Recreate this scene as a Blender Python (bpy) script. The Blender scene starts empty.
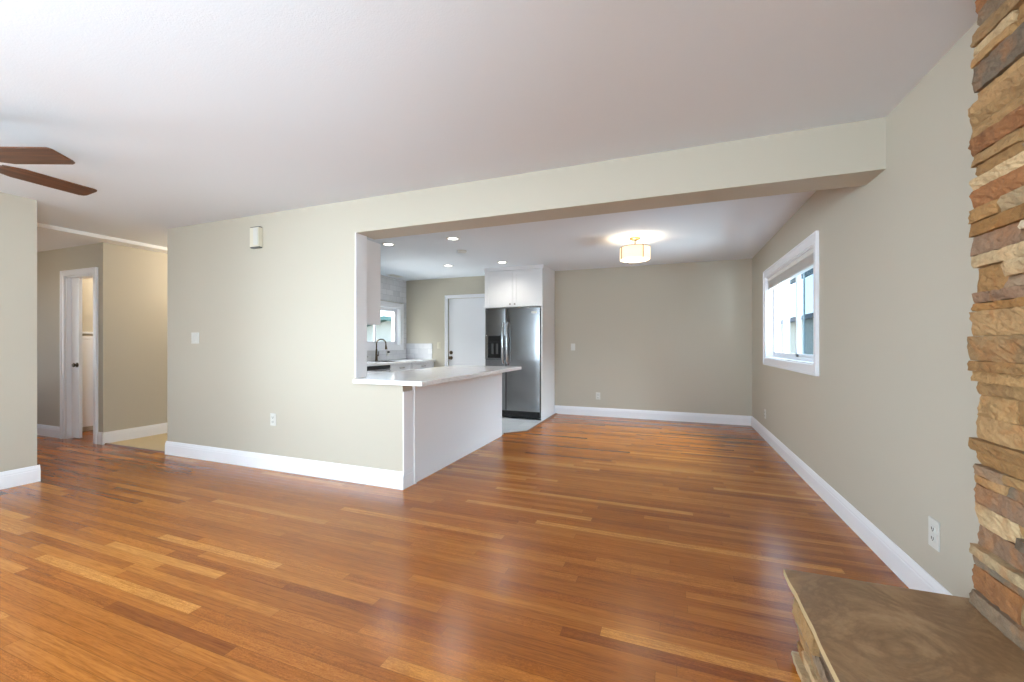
import bpy, bmesh, math, random
from mathutils import Vector, Matrix
random.seed(7)
PI = math.pi
C = bpy.context.scene.collection
sc = bpy.context.scene

# ------------------------------------------------------------ camera, sky, light, exposure
F_PX, YAW, H_CAM, Y_HOR = 415.3, 21.0, 1.194, 343.9
cd = bpy.data.cameras.new('camera'); cam = bpy.data.objects.new('camera', cd); C.objects.link(cam)
cd.sensor_width = 36; cd.lens = 36*F_PX/1024; cd.clip_start = .02
cd.shift_y = (Y_HOR-341)/1024
cam.location = (0, 0, H_CAM); cam.rotation_euler = (PI/2, 0, math.radians(YAW))
sc.camera = cam

w = bpy.data.worlds.new('sky'); sc.world = w; w.use_nodes = True
wn, wl = w.node_tree.nodes, w.node_tree.links
bg = wn['Background']; bg.inputs['Strength'].default_value = 3.4
tc = wn.new('ShaderNodeTexCoord'); sx = wn.new('ShaderNodeSeparateXYZ'); cr = wn.new('ShaderNodeValToRGB')
wl.new(tc.outputs['Generated'], sx.inputs[0]); wl.new(sx.outputs['Z'], cr.inputs[0]); wl.new(cr.outputs[0], bg.inputs['Color'])
cr.color_ramp.elements[0].position = 0.0; cr.color_ramp.elements[0].color = (.86, .93, 1, 1)
cr.color_ramp.elements[1].position = .6; cr.color_ramp.elements[1].color = (.42, .66, 1, 1)

def area(name, loc, rot, sx_, sy_, power, col=(1, 1, 1), spread=PI):
    l = bpy.data.lights.new(name, 'AREA'); l.shape = 'RECTANGLE'; l.size = sx_; l.size_y = sy_
    l.energy = power; l.color = col; l.spread = spread
    o = bpy.data.objects.new(name, l); C.objects.link(o); o.location = loc; o.rotation_euler = rot
    return o
def point(name, loc, power, col, r=.03, kind='POINT'):
    l = bpy.data.lights.new(name, kind); l.energy = power; l.color = col; l.shadow_soft_size = r
    o = bpy.data.objects.new(name, l); C.objects.link(o); o.location = loc
    return o
# cool daylight tint shared by the added fill lamps outside the windows
FILL_COL = (.80, .905, 1)
# added lamp low outside the rear window, tilted up to brighten the ceiling
area('fill_rear_up', (-1.9, -3.6, -.1), (PI/2+math.radians(52), 0, 0), 5, 2.4, 520, FILL_COL)
# added unseen lamps outside the windows, filling in for sky and bounce light
def aim(name, loc, to, a, b, power, col=FILL_COL):
    o = area(name, loc, (0, 0, 0), a, b, power, col); o.rotation_euler = (Vector(to)-Vector(loc)).to_track_quat('-Z', 'Y').to_euler()
aim('fill_dining_high', (3.6, 5.0, 3.6), (1.2, 5, 1.5), 2.5, 2.5, 1350)  # added high lamp, brightens the peninsula panel and floor
aim('fill_dining_low', (3.2, 5.0, .2), (1.2, 5, 1.5), 2.5, 1.2, 190)  # added low lamp, brightens the dining ceiling
aim('fill_left_window', (-5.9, -.9, 1.7), (-5, -.9, 1.5), 2.0, 1.8, 320)  # added lamp outside the made-up left window
aim('fill_right_door', (2.1, -1.5, 1.4), (1.1, -1.4, 1.3), 1.8, 2.0, 180)  # added lamp outside the made-up glazed door
aim('fill_right_up', (2.6, -1.5, -.2), (1.1, -1.4, 1.4), 1.8, 1.4, 850)  # added low lamp, lifts the ceiling through the same door
aim('fill_left_far', (-9.6, -5.4, 2.4), (-5.14, -.9, 1.5), 5, 4, 1500)  # added distant lamp for the right wall and dining area
aim('fill_rear_far', (-1.2, -9.0, 2.2), (-1.2, -2.6, 1.4), 8, 4.5, 760)  # added distant lamp for the far dining wall
aim('fill_kitchen_low', (-7.6, 5.9, .1), (-4.95, 6, 1.5), 2.2, 1.4, 230, (1, .97, .93))  # added low lamp for the kitchen ceiling
aim('fill_kitchen_high', (-7.2, 5.6, 3.4), (-4.95, 6, 1.5), 1.6, 1.6, 420, (1, .96, .90))  # added high lamp to brighten the kitchen
def portal(loc, rot, a, b):
    o = area('window_portal', loc, rot, a, b, 1); o.data.cycles.is_portal = True
portal((1.24, 4.995, 1.53), (PI/2, 0, PI/2), 1.87, 1.0)
portal((-5.09, 5.94, 1.525), (PI/2, 0, -PI/2), 1.56, .72)
portal((-8.71, 1.75, 1.4), (PI/2, 0, -PI/2), 1.2, 1.3)

vs = sc.view_settings
vs.view_transform = 'Standard'; vs.look = 'None'; vs.gamma = 1; vs.use_curve_mapping = False
vs.exposure = 0.1
sc.cycles.max_bounces = 12; sc.cycles.diffuse_bounces = 8
sc.cycles.sample_clamp_indirect = 6

# ------------------------------------------------------------ materials
def srgb(r, g, b):
    f = lambda v: (v/255/12.92 if v/255 <= .04045 else ((v/255+.055)/1.055)**2.4)
    return (f(r), f(g), f(b), 1)
def mat(name, col, rough=.5, metal=0, bump=None, spec=.5, emit=None, estr=0, coat=0):
    m = bpy.data.materials.new(name); m.use_nodes = True
    n, l = m.node_tree.nodes, m.node_tree.links; b = n['Principled BSDF']
    b.inputs['Base Color'].default_value = col; b.inputs['Roughness'].default_value = rough
    b.inputs['Metallic'].default_value = metal; b.inputs['Specular IOR Level'].default_value = spec
    b.inputs['Coat Weight'].default_value = coat
    if emit: b.inputs['Emission Color'].default_value = emit; b.inputs['Emission Strength'].default_value = estr
    if bump:
        t = n.new('ShaderNodeTexCoord'); z = n.new('ShaderNodeTexNoise'); z.inputs['Scale'].default_value = bump[0]; z.inputs['Detail'].default_value = 3
        u = n.new('ShaderNodeBump'); u.inputs['Strength'].default_value = bump[1]; u.inputs['Distance'].default_value = bump[2]
        l.new(t.outputs['Object'], z.inputs[0]); l.new(z.outputs[0], u.inputs['Height']); l.new(u.outputs[0], b.inputs['Normal'])
    return m
class NT:
    def __init__(s, m): s.n, s.l = m.node_tree.nodes, m.node_tree.links; s.b = s.n['Principled BSDF']
    def math(s, op, a, b=None):
        x = s.n.new('ShaderNodeMath'); x.operation = op
        for i, v in enumerate((a, b)):
            if v is None: continue
            if isinstance(v, (int, float)): x.inputs[i].default_value = v
            else: s.l.new(v, x.inputs[i])
        return x.outputs[0]
    def comb(s, x, y, z=0):
        c = s.n.new('ShaderNodeCombineXYZ')
        for i, v in enumerate((x, y, z)):
            if isinstance(v, (int, float)): c.inputs[i].default_value = v
            else: s.l.new(v, c.inputs[i])
        return c.outputs[0]
    def pos(s):
        t = s.n.new('ShaderNodeTexCoord'); q = s.n.new('ShaderNodeSeparateXYZ'); s.l.new(t.outputs['Object'], q.inputs[0]); return q.outputs
    def white(s, v):
        x = s.n.new('ShaderNodeTexWhiteNoise'); x.noise_dimensions = '3D'; s.l.new(v, x.inputs['Vector']); return x.outputs['Value']
    def noise(s, v, scale, det=4, dist=0, rough=.5):
        x = s.n.new('ShaderNodeTexNoise'); s.l.new(v, x.inputs['Vector']); x.inputs['Scale'].default_value = scale
        x.inputs['Detail'].default_value = det; x.inputs['Distortion'].default_value = dist; x.inputs['Roughness'].default_value = rough; return x.outputs[0]
    def ramp(s, f, stops):
        r = s.n.new('ShaderNodeValToRGB'); s.l.new(f, r.inputs[0]); e = r.color_ramp.elements
        while len(e) < len(stops): e.new(.5)
        for i, (p, c) in enumerate(stops): e[i].position = p; e[i].color = c
        return r.outputs[0]
    def mix(s, mode, fac, a, b):
        x = s.n.new('ShaderNodeMix'); x.data_type = 'RGBA'; x.blend_type = mode
        for i, v in ((0, fac), (6, a), (7, b)):
            if isinstance(v, (int, float, tuple)): x.inputs[i].default_value = v
            else: s.l.new(v, x.inputs[i])
        return x.outputs[2]
    def bump(s, h, st, d):
        u = s.n.new('ShaderNodeBump'); u.inputs['Strength'].default_value = st; u.inputs['Distance'].default_value = d
        s.l.new(h, u.inputs['Height']); s.l.new(u.outputs[0], s.b.inputs['Normal'])

M = {}
M['wall'] = mat('greige_paint', srgb(189, 182, 167), .6, bump=(60, .12, .002), spec=.3)
M['ceiling'] = mat('ceiling_texture', srgb(222, 227, 233), .9, bump=(140, .22, .004), spec=.1)
M['ceiling_smooth'] = mat('ceiling_smooth', srgb(236, 236, 236), .7, spec=.2)
M['trim'] = mat('white_gloss_paint', srgb(238, 239, 243), .32)
M['cab'] = mat('white_cabinet_paint', srgb(232, 232, 234), .35)
M['plate'] = mat('white_plastic', srgb(210, 209, 203), .3)
M['cream'] = mat('cream_plastic', srgb(214, 208, 190), .4)
M['dark'] = mat('dark_slot', srgb(40, 38, 36), .6)
M['bronze'] = mat('oiled_bronze', srgb(96, 82, 66), .32, 1)
M['nickel'] = mat('brushed_nickel', srgb(150, 146, 140), .3, 1)
M['brass'] = mat('antique_brass', srgb(170, 140, 95), .3, 1)
M['black'] = mat('black_plastic', srgb(22, 23, 25), .3)
M['grey_plastic'] = mat('dispenser_grey', srgb(88, 90, 92), .35)
M['chrome'] = mat('polished_steel', srgb(225, 226, 228), .14, 1)
M['glow'] = mat('lamp_diffuser', srgb(255, 250, 240), .5, emit=(1, .97, .9, 1), estr=6)
M['shade'] = mat('lit_fabric_shade', srgb(250, 240, 220), .8, emit=(1, .86, .66, 1), estr=1.05)
M['stucco'] = mat('pale_stucco', srgb(196, 190, 176), .9, bump=(40, .4, .01))
M['roofing'] = mat('roof_shingle', srgb(112, 112, 114), .9, bump=(20, .5, .02))
M['green_roof'] = mat('green_fascia', srgb(104, 136, 126), .8)
M['soffit'] = mat('blue_grey_soffit', srgb(78, 98, 112), .8)
M['leaf'] = mat('leaf', srgb(62, 84, 50), .7)
M['ground'] = mat('yard_ground', srgb(112, 104, 90), .95, bump=(5, .4, .03))
M['fence'] = mat('grey_fence_board', srgb(124, 120, 112), .85, bump=(15, .3, .01))
M['carpet'] = mat('beige_carpet', srgb(216, 200, 168), 1, bump=(300, .8, .004), spec=.05)
M['blind'] = mat('white_vinyl_slats', srgb(226, 224, 220), .45)

def glass():
    m = bpy.data.materials.new('window_glass'); m.use_nodes = True; n, l = m.node_tree.nodes, m.node_tree.links
    n.remove(n['Principled BSDF'])
    t = n.new('ShaderNodeBsdfTransparent'); t.inputs[0].default_value = (.93, .97, .98, 1)
    g = n.new('ShaderNodeBsdfGlossy'); g.inputs['Roughness'].default_value = .02
    x = n.new('ShaderNodeMixShader'); x.inputs[0].default_value = .05
    l.new(t.outputs[0], x.inputs[1]); l.new(g.outputs[0], x.inputs[2])
    l.new(x.outputs[0], n['Material Output'].inputs[0]); return m
M['glass'] = glass()

def oak_floor():
    m = mat('red_oak_strip_floor', (1, 1, 1, 1), .24, spec=.5); t = NT(m); p = t.pos()
    W = .0572
    r = t.math('DIVIDE', p[1], W); row = t.math('FLOOR', r); fy = t.math('FRACT', r)
    rn = t.white(t.comb(row, 3.7, 1.3)); rn2 = t.white(t.comb(row, 8.1, 4.4))
    ln = t.math('ADD', .75, t.math('MULTIPLY', rn2, 1.0))
    u = t.math('ADD', t.math('DIVIDE', p[0], ln), t.math('MULTIPLY', rn, 17))
    brd = t.math('FLOOR', u); fx = t.math('FRACT', u)
    k = t.white(t.comb(row, brd, 5.1)); k2 = t.white(t.comb(brd, row, 9.4))
    base = t.ramp(k, [(0, srgb(132, 71, 22)), (.10, srgb(148, 84, 27)), (.5, srgb(160, 94, 32)), (.88, srgb(173, 107, 41)), (1, srgb(192, 129, 60))])
    k40 = t.math('MULTIPLY', k2, 40)
    g = t.noise(t.comb(t.math('ADD', t.math('MULTIPLY', p[0], 1.5), k40), t.math('MULTIPLY', p[1], 48), k), 1, 6, 1.6, .65)
    c = t.mix('MULTIPLY', .9, base, t.ramp(g, [(.30, (.72, .63, .52, 1)), (.44, (.92, .90, .86, 1)), (.54, (1.06, 1.06, 1.05, 1)), (.72, (1.30, 1.32, 1.36, 1))]))
    # ray fleck and fine pores
    g2 = t.noise(t.comb(t.math('ADD', t.math('MULTIPLY', p[0], 14), k40), t.math('MULTIPLY', p[1], 190), k2), 1, 3, .6)
    c = t.mix('MULTIPLY', .55, c, t.ramp(g2, [(.34, (.74, .66, .56, 1)), (.5, (1, 1, 1, 1)), (.7, (1.15, 1.15, 1.13, 1))]))
    fl = t.noise(t.comb(t.math('ADD', t.math('MULTIPLY', p[0], 38), k40), t.math('MULTIPLY', p[1], 90), k2), 1, 2, 2.5)
    msk = t.math('MULTIPLY', t.math('GREATER_THAN', k2, .62), .45)
    c = t.mix('MULTIPLY', msk, c, t.ramp(fl, [(.4, (.72, .62, .5, 1)), (.58, (1.2, 1.2, 1.2, 1))]))
    big = t.noise(t.comb(p[0], p[1], 0), 1.1, 2)
    c = t.mix('MULTIPLY', .3, c, t.ramp(big, [(.3, (.85, .8, .74, 1)), (.65, (1.05, 1.05, 1.05, 1))]))
    ey = t.math('MINIMUM', fy, t.math('SUBTRACT', 1, fy)); ex = t.math('MULTIPLY', t.math('MINIMUM', fx, t.math('SUBTRACT', 1, fx)), ln)
    gap = t.math('MAXIMUM', t.math('LESS_THAN', ey, .013), t.math('LESS_THAN', ex, .0009))
    c = t.mix('MIX', t.math('MULTIPLY', gap, .55), c, srgb(70, 36, 12))
    t.l.new(c, t.b.inputs['Base Color'])
    t.l.new(t.math('ADD', t.math('MULTIPLY', g, .08), .20), t.b.inputs['Roughness'])
    wv = t.noise(t.comb(t.math('MULTIPLY', p[0], 1.2), t.math('MULTIPLY', p[1], 17), 0), 1, 2)
    t.bump(wv, .03, .004)
    return m
M['oak'] = oak_floor()

def tile_mat(name, cell_y, cell_z, axes, c0, c1, grout, rough=.3):
    m = mat(name, (1, 1, 1, 1), rough); t = NT(m); p = t.pos()
    a, b = p[axes[0]], p[axes[1]]
    r = t.math('DIVIDE', b, cell_z); row = t.math('FLOOR', r); fy = t.math('FRACT', r)
    u = t.math('ADD', t.math('DIVIDE', a, cell_y), t.math('MULTIPLY', t.math('MODULO', row, 2), .5)); fx = t.math('FRACT', u); cl = t.math('FLOOR', u)
    k = t.white(t.comb(row, cl, 2.2))
    n = t.noise(t.comb(t.math('ADD', a, t.math('MULTIPLY', k, 9)), b, 0), 7, 5, 1.5)
    c = t.mix('MIX', t.math('ADD', t.math('MULTIPLY', k, .5), t.math('MULTIPLY', n, .5)), c0, c1)
    ex = t.math('MULTIPLY', t.math('MINIMUM', fx, t.math('SUBTRACT', 1, fx)), cell_y); ey = t.math('MULTIPLY', t.math('MINIMUM', fy, t.math('SUBTRACT', 1, fy)), cell_z)
    gap = t.math('LESS_THAN', t.math('MINIMUM', ex, ey), .0022)
    t.l.new(t.mix('MIX', gap, c, grout), t.b.inputs['Base Color']); t.bump(t.math('SUBTRACT', 1, gap), .3, .002)
    return m
M['tile_floor'] = tile_mat('grey_porcelain_tile', .6, .3, (0, 1), srgb(176, 180, 184), srgb(200, 203, 206), srgb(150, 152, 154), .35)
M['marble_x'] = tile_mat('marble_subway_tile_side', .2, .1, (1, 2), srgb(200, 201, 206), srgb(234, 234, 237), srgb(190, 191, 196), .2)
M['marble_y'] = tile_mat('marble_subway_tile_back', .2, .1, (0, 2), srgb(200, 201, 206), srgb(234, 234, 237), srgb(190, 191, 196), .2)

def quartz():
    m = mat('white_quartz', (1, 1, 1, 1), .12); t = NT(m); p = t.pos()
    n = t.noise(t.comb(p[0], p[1], p[2]), 5, 6, 2.5)
    t.l.new(t.ramp(n, [(.3, srgb(232, 232, 233)), (.5, srgb(244, 244, 245)), (.7, srgb(240, 240, 241))]), t.b.inputs['Base Color']); return m
M['quartz'] = quartz()
def steel():
    m = mat('brushed_stainless', srgb(150, 151, 153), .24, 1); t = NT(m); p = t.pos()
    n = t.noise(t.comb(t.math('MULTIPLY', p[0], 4), p[1], t.math('MULTIPLY', p[2], 500)), 1, 2)
    t.bump(n, .05, .001); t.b.inputs['Anisotropic'].default_value = .6; return m
M['steel'] = steel()
def wood_blade():
    m = mat('walnut_blade', (1, 1, 1, 1), .35); t = NT(m); p = t.pos()
    n = t.noise(t.comb(t.math('MULTIPLY', p[0], 2), t.math('MULTIPLY', p[1], 30), 0), 1, 5, .8)
    t.l.new(t.ramp(n, [(.3, srgb(62, 34, 16)), (.5, srgb(94, 55, 30)), (.72, srgb(124, 78, 44))]), t.b.inputs['Base Color']); return m
M['blade'] = wood_blade()
def stone(name, slab):
    m = mat(name, (1, 1, 1, 1), .75 if not slab else .5); t = NT(m); p = t.pos(); v = t.comb(*p[:3])
    if slab:
        n = t.noise(v, 2.6, 8, 2.0, .6); n2 = t.noise(v, 26, 7, .8, .65)
        c = t.ramp(n, [(.3, srgb(112, 82, 52)), (.42, srgb(146, 114, 80)), (.50, srgb(126, 95, 64)), (.58, srgb(148, 116, 82)), (.72, srgb(164, 134, 100))])
        c = t.mix('MULTIPLY', .5, c, t.ramp(n2, [(.35, (.72, .68, .62, 1)), (.6, (1, 1, 1, 1))]))
        t.l.new(c, t.b.inputs['Base Color']); t.bump(n2, .25, .003); return m
    a = t.n.new('ShaderNodeVertexColor'); a.layer_name = 'stone_colour'
    n = t.noise(v, 9, 8, .8, .65); n2 = t.noise(v, 55, 5, .3, .7); n3 = t.noise(v, 5, 3, 1.5)
    c = t.mix('MULTIPLY', .8, a.outputs[0], t.ramp(n, [(.3, (.62, .56, .5, 1)), (.48, (1, .98, .95, 1)), (.7, (1.2, 1.17, 1.12, 1))]))
    c = t.mix('MIX', t.ramp(n3, [(.55, (0, 0, 0, 1)), (.68, (.5, .5, .5, 1))]), c, srgb(176, 116, 62))
    c = t.mix('MULTIPLY', .5, c, t.ramp(n2, [(.32, (.6, .56, .5, 1)), (.55, (1, 1, 1, 1))]))
    t.l.new(c, t.b.inputs['Base Color']); t.bump(t.math('ADD', n, t.math('MULTIPLY', n2, .7)), .9, .016)
    return m
M['ledger'] = stone('ledger_stone', False); M['slab'] = stone('sandstone_slab', True)
M['slab_edge'] = mat('sandstone_cut_edge', srgb(190, 164, 122), .7, bump=(60, .4, .004))

def shade_mat():
    m = M['shade']; n, l = m.node_tree.nodes, m.node_tree.links; b = n['Principled BSDF']
    t = n.new('ShaderNodeBsdfTranslucent'); t.inputs[0].default_value = srgb(252, 240, 220)
    x = n.new('ShaderNodeMixShader'); x.inputs[0].default_value = .6
    l.new(b.outputs[0], x.inputs[1]); l.new(t.outputs[0], x.inputs[2]); l.new(x.outputs[0], n['Material Output'].inputs[0])
    b.inputs['Emission Strength'].default_value = .5
shade_mat()

# ------------------------------------------------------------ geometry helpers
class MB:
    def __init__(s): s.b = bmesh.new()
    def box(s, x0, x1, y0, y1, z0, z1):
        v = [s.b.verts.new((x, y, z)) for z in (z0, z1) for y in (y0, y1) for x in (x0, x1)]
        for f in ((0, 2, 3, 1), (4, 5, 7, 6), (0, 1, 5, 4), (2, 6, 7, 3), (0, 4, 6, 2), (1, 3, 7, 5)): s.b.faces.new([v[i] for i in f])
        return s
    def prism(s, pts, vec):            # closed outline pts (3-D) extruded by vec
        n = len(pts); a = [s.b.verts.new(p) for p in pts]; c = [s.b.verts.new(Vector(p)+Vector(vec)) for p in pts]
        s.b.faces.new(a[::-1]); s.b.faces.new(c)
        for i in range(n): s.b.faces.new((a[i], a[(i+1) % n], c[(i+1) % n], c[i]))
        return s
    def lathe(s, prof, loc=(0, 0, 0), axis='z', n=32):  # prof: (r, h)
        R = {'z': Matrix(), 'y': Matrix.Rotation(-PI/2, 4, 'X'), 'x': Matrix.Rotation(PI/2, 4, 'Y')}[axis]
        T = Matrix.Translation(loc) @ R; rings = []
        for r, h in prof:
            if r < 1e-6: rings.append([s.b.verts.new(T @ Vector((0, 0, h)))])
            else: rings.append([s.b.verts.new(T @ Vector((r*math.cos(2*PI*k/n), r*math.sin(2*PI*k/n), h))) for k in range(n)])
        for a, c in zip(rings, rings[1:]):
            for k in range(n):
                q = [a[k % len(a)], a[(k+1) % len(a)], c[(k+1) % len(c)], c[k % len(c)]]
                q = [x for i, x in enumerate(q) if x not in q[:i]]
                if len(q) > 2: s.b.faces.new(q)
        return s
    def tube(s, path, rad, n=12):
        path = [Vector(p) for p in path]; rings = []
        for i, p in enumerate(path):
            d = (path[min(i+1, len(path)-1)]-path[max(i-1, 0)]).normalized()
            up = Vector((0, 0, 1)) if abs(d.z) < .95 else Vector((1, 0, 0))
            a = d.cross(up).normalized(); c = a.cross(d).normalized()
            if i and (a.dot(pa) < 0): pass
            pa = a; r = rad[i] if isinstance(rad, (list, tuple)) else rad
            rings.append((a, c, p, r))
        vs_ = []; ref = rings[0][0]
        for a, c, p, r in rings:
            d = a.cross(c); ref = (ref - d*ref.dot(d)).normalized(); c2 = d.cross(ref)
            vs_.append([s.b.verts.new(p+(ref*math.cos(2*PI*k/n)+c2*math.sin(2*PI*k/n))*r) for k in range(n)])
        for a, c in zip(vs_, vs_[1:]):
            for k in range(n): s.b.faces.new((a[k], a[(k+1) % n], c[(k+1) % n], c[k]))
        s.b.faces.new(vs_[0][::-1]); s.b.faces.new(vs_[-1]); return s
    def build(s, name, m, parent=None, bevel=0, seg=2, smooth=False, xf=None):
        if xf: s.b.transform(xf)
        bmesh.ops.recalc_face_normals(s.b, faces=s.b.faces)
        me = bpy.data.meshes.new(name); s.b.to_mesh(me); s.b.free()
        o = bpy.data.objects.new(name, me); C.objects.link(o); me.materials.append(m if not isinstance(m, str) else M[m])
        if smooth:
            for p in me.polygons: p.use_smooth = True
            if smooth == 'auto': me.set_sharp_from_angle(angle=math.radians(35))
        if bevel:
            md = o.modifiers.new('edge', 'BEVEL'); md.width = bevel; md.segments = seg; md.limit_method = 'ANGLE'; md.angle_limit = math.radians(40)
        if parent: o.parent = parent
        return o
def B(*a): return MB().box(*a)
def struct(o): o['kind'] = 'structure'; return o
def tag(o, label, cat, group=None):
    o['label'] = label; o['category'] = cat
    if group: o['group'] = group
    return o
def thing(name, label, cat, loc=(0, 0, 0), rz=0, group=None):
    o = bpy.data.objects.new(name, None); C.objects.link(o); o.location = loc; o.rotation_euler = (0, 0, rz); o.empty_display_size = .1
    return tag(o, label, cat, group)
def copy_tree(o, parent=None):
    c = o.copy(); C.objects.link(c); c.parent = parent
    for ch in [x for x in list(C.objects) if x.parent == o]: copy_tree(ch, c)
    return c
def arc(cx, cy, r, a0, a1, n): return [(cx+r*math.cos(a0+(a1-a0)*i/n), cy+r*math.sin(a0+(a1-a0)*i/n)) for i in range(n+1)]

# ------------------------------------------------------------ the room
YP, TP = 2.864, .136          # partition wall front plane, thickness
XR, YB, XL, XK = 1.10, 6.915, -5.14, -4.90
CE = 2.44; CB = 2.155         # ceiling, underside of the beam
YLE = 1.888
PE, JX, LX = -5.10, -2.553, -2.062   # partition left end, jamb, end of the half wall
HA = -6.30                    # hallway wall plane
YR = -2.6                     # rear wall

f = MB()
f.box(-8.6, XR+.1, YR-.1, YP+.02, -.1, 0).box(-2.07, XR+.1, YP+.02, 5.10, -.1, 0).box(-1.83, XR+.1, 5.10, YB+.1, -.1, 0)
f.prism([(-2.07, 5.10, -.1), (-1.83, 5.10, -.1), (-1.83, 5.37, -.1)], (0, 0, .1))
f.box(-7.6, -6.45, YP+.02, 4.3, -.1, 0)
struct(f.build('floor', 'oak'))
f = MB().box(XK-.02, -2.07, YP+TP, YB+.1, -.1, -.002)
f.prism([(-2.07, 5.10, -.1), (-1.83, 5.37, -.1), (-1.83, YB+.1, -.1), (-2.07, YB+.1, -.1)], (0, 0, .098))
struct(f.build('floor_kitchen', 'tile_floor'))
struct(B(-6.32, PE+.02, YP+.02, 4.6, -.1, .006).build('floor_hallway', 'carpet'))
# ceilings
struct(B(-6.08, XR+.2, YR-.2, 4.72, CE, CE+.1).box(-5.2, XR+.2, 4.72, YB+.2, CE, CE+.1).build('ceiling', 'ceiling'))
struct(B(-8.8, -6.08, YR-.2, YP, CE-.04, CE+.1).box(-8.8, -6.08, YP, 4.72, CE-.04, CE+.1).build('ceiling_hallway', 'ceiling_smooth'))

# right wall with the dining window
WY0, WY1, WZ0, WZ1 = 4.05, 5.93, 1.022, 2.012
struct(B(XR, XR+.15, YR-.15, -2.4, 0, CE).box(XR, XR+.15, -.6, WY0, 0, CE).box(XR, XR+.15, -2.4, -.6, 2.1, CE).box(XR, XR+.15, WY1, YB+.15, 0, CE).box(XR, XR+.15, WY0, WY1, 0, WZ0).box(XR, XR+.15, WY0, WY1, WZ1, CE).build('wall_right', 'wall'))
# back wall with the kitchen door opening
DX0, DX1, DZ = -3.95, -3.19, 2.05
struct(B(XK-.15, DX0, YB, YB+.15, 0, CE).box(DX1, XR, YB, YB+.15, 0, CE).box(DX0, DX1, YB, YB+.15, DZ, CE).build('wall_back', 'wall'))
# partition, half wall and beam
struct(MB().prism([(PE, YP, 0), (LX, YP, 0), (LX, YP, .858), (JX, YP, .858), (JX, YP, CB), (XR, YP, CB), (XR, YP, CE), (PE, YP, CE)], (0, TP, 0)).box(JX, XR, YP+TP, 3.115, CB, CE).build('wall_front', 'wall'))
# kitchen outer wall with its window, tiled on the inside
KY0, KY1, KZ0, KZ1 = 5.16, 6.72, 1.165, 1.885
struct(B(XK-.2, XK, YP+TP, KY0, 0, CE).box(XK-.2, XK, KY1, YB, 0, CE).box(XK-.2, XK, KY0, KY1, 0, KZ0).box(XK-.2, XK, KY0, KY1, KZ1, CE).build('wall_kitchen', 'wall'))
struct(B(XK, XK+.01, 4.2, KY0-.1, .9, CE).box(XK, XK+.01, KY1+.1, YB, .9, CE).box(XK, XK+.01, KY0-.1, KY1+.1, .9, KZ0-.07).box(XK, XK+.01, KY0-.1, KY1+.1, KZ1+.1, CE).build('trim_1', 'marble_x'))
struct(B(XK+.01, -4.30, YB-.01, YB, .9, 1.205).build('trim_2', 'marble_y'))
# living room left wall with an added opening, rear wall with windows
struct(MB().prism([(XL, YR, 0), (XL, YLE, 0), (XL, YLE, CE), (XL, .2, CE), (XL, .2, .8), (XL, -2.0, .8), (XL, -2.0, CE), (XL, YR, CE)], (-.14, 0, 0)).box(XL-.14, XL, -2.0, .2, 2.2, CE).build('wall_left', 'wall'))
RW = (-3.9, .1, .45, 2.3)
struct(B(XL-.14, RW[0], YR-.15, YR, 0, CE).box(RW[1], XR, YR-.15, YR, 0, CE).box(RW[0], RW[1], YR-.15, YR, 0, RW[2]).box(RW[0], RW[1], YR-.15, YR, RW[3], CE).build('wall_rear', 'wall'))
# entry hall
DB0, DB1, DBZ = -7.11, -6.465, 2.04
struct(B(-8.6, DB0, YP, YP+.12, 0, CE-.03).box(DB1, HA-.12, YP, YP+.12, 0, CE-.04).box(DB0, DB1, YP, YP+.12, DBZ, CE-.04).build('wall_entry', 'wall'))
struct(B(HA-.12, HA, YP, 4.6, 0, CE-.04).build('wall_hallway', 'wall'))
struct(B(HA-.12, XK-.2, 4.6, 4.72, 0, CE-.03).build('wall_hallway_end', 'wall'))
struct(B(-8.72, -8.6, .6, 1.15, 0, CE).box(-8.72, -8.6, 2.35, YP+.12, 0, CE).box(-8.72, -8.6, 1.15, 2.35, 0, .75).box(-8.72, -8.6, 1.15, 2.35, 2.05, CE).build('wall_entry_side', 'wall'))
struct(B(-8.72, XL-.14, .48, .6, 0, CE).build('wall_entry_front', 'wall'))
# small room behind the entry doorway: white wainscot under a rail, warm wall above
struct(B(-7.62, -7.5, YP+.12, 4.3, 0, CE-.03).box(-7.62, HA-.12, 4.3, 4.42, 0, CE-.03).build('wall_closet', 'wall'))
struct(B(-7.5, -7.485, YP+.12, 4.3, .06, 1.30).box(-7.5, -7.46, YP+.12, 4.3, 1.335, 1.36).box(-7.5, -7.478, YP+.12, 4.3, 1.26, 1.30).build('trim_3', 'trim', bevel=.003))

# ---- baseboards: moulded profile run between two points, n = direction out of the wall
def base_run(name, p0, p1, n, h=.142, t=.016, ext0=0, ext1=0):
    p0, p1, n = Vector((*p0, 0)), Vector((*p1, 0)), Vector((*n, 0))
    d = (p1-p0).normalized(); p0 = p0-d*ext0; p1 = p1+d*ext1
    prof = [(0, 0), (t, 0), (t, h*.70), (t*.82, h*.74), (t*.86, h*.80), (t*.6, h*.88), (t*.4, h*.97), (t*.25, h), (0, h)]
    m = MB().prism([p0+n*a+Vector((0, 0, z)) for a, z in prof], p1-p0)
    return struct(m.build(name, 'trim'))
T = .016
base_run('baseboard_right', (XR, 1.87), (XR, YB), (-1, 0))
base_run('baseboard_back', (-1.868, YB), (XR, YB), (0, -1))
base_run('baseboard_front', (PE, YP), (LX, YP), (0, -1), ext0=T, ext1=T)
base_run('baseboard_front_end', (LX, YP), (LX, YP+TP), (1, 0), h=.14, ext0=0)
base_run('baseboard_front_corner', (PE, YP), (PE, YP+1), (-1, 0))
base_run('baseboard_left', (XL, YR), (XL, YLE), (1, 0), ext1=T)
base_run('baseboard_left_end', (XL-.14, YLE), (XL, YLE), (0, 1))
base_run('baseboard_hallway', (HA, YP), (HA, 4.6), (1, 0), ext0=T)
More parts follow.
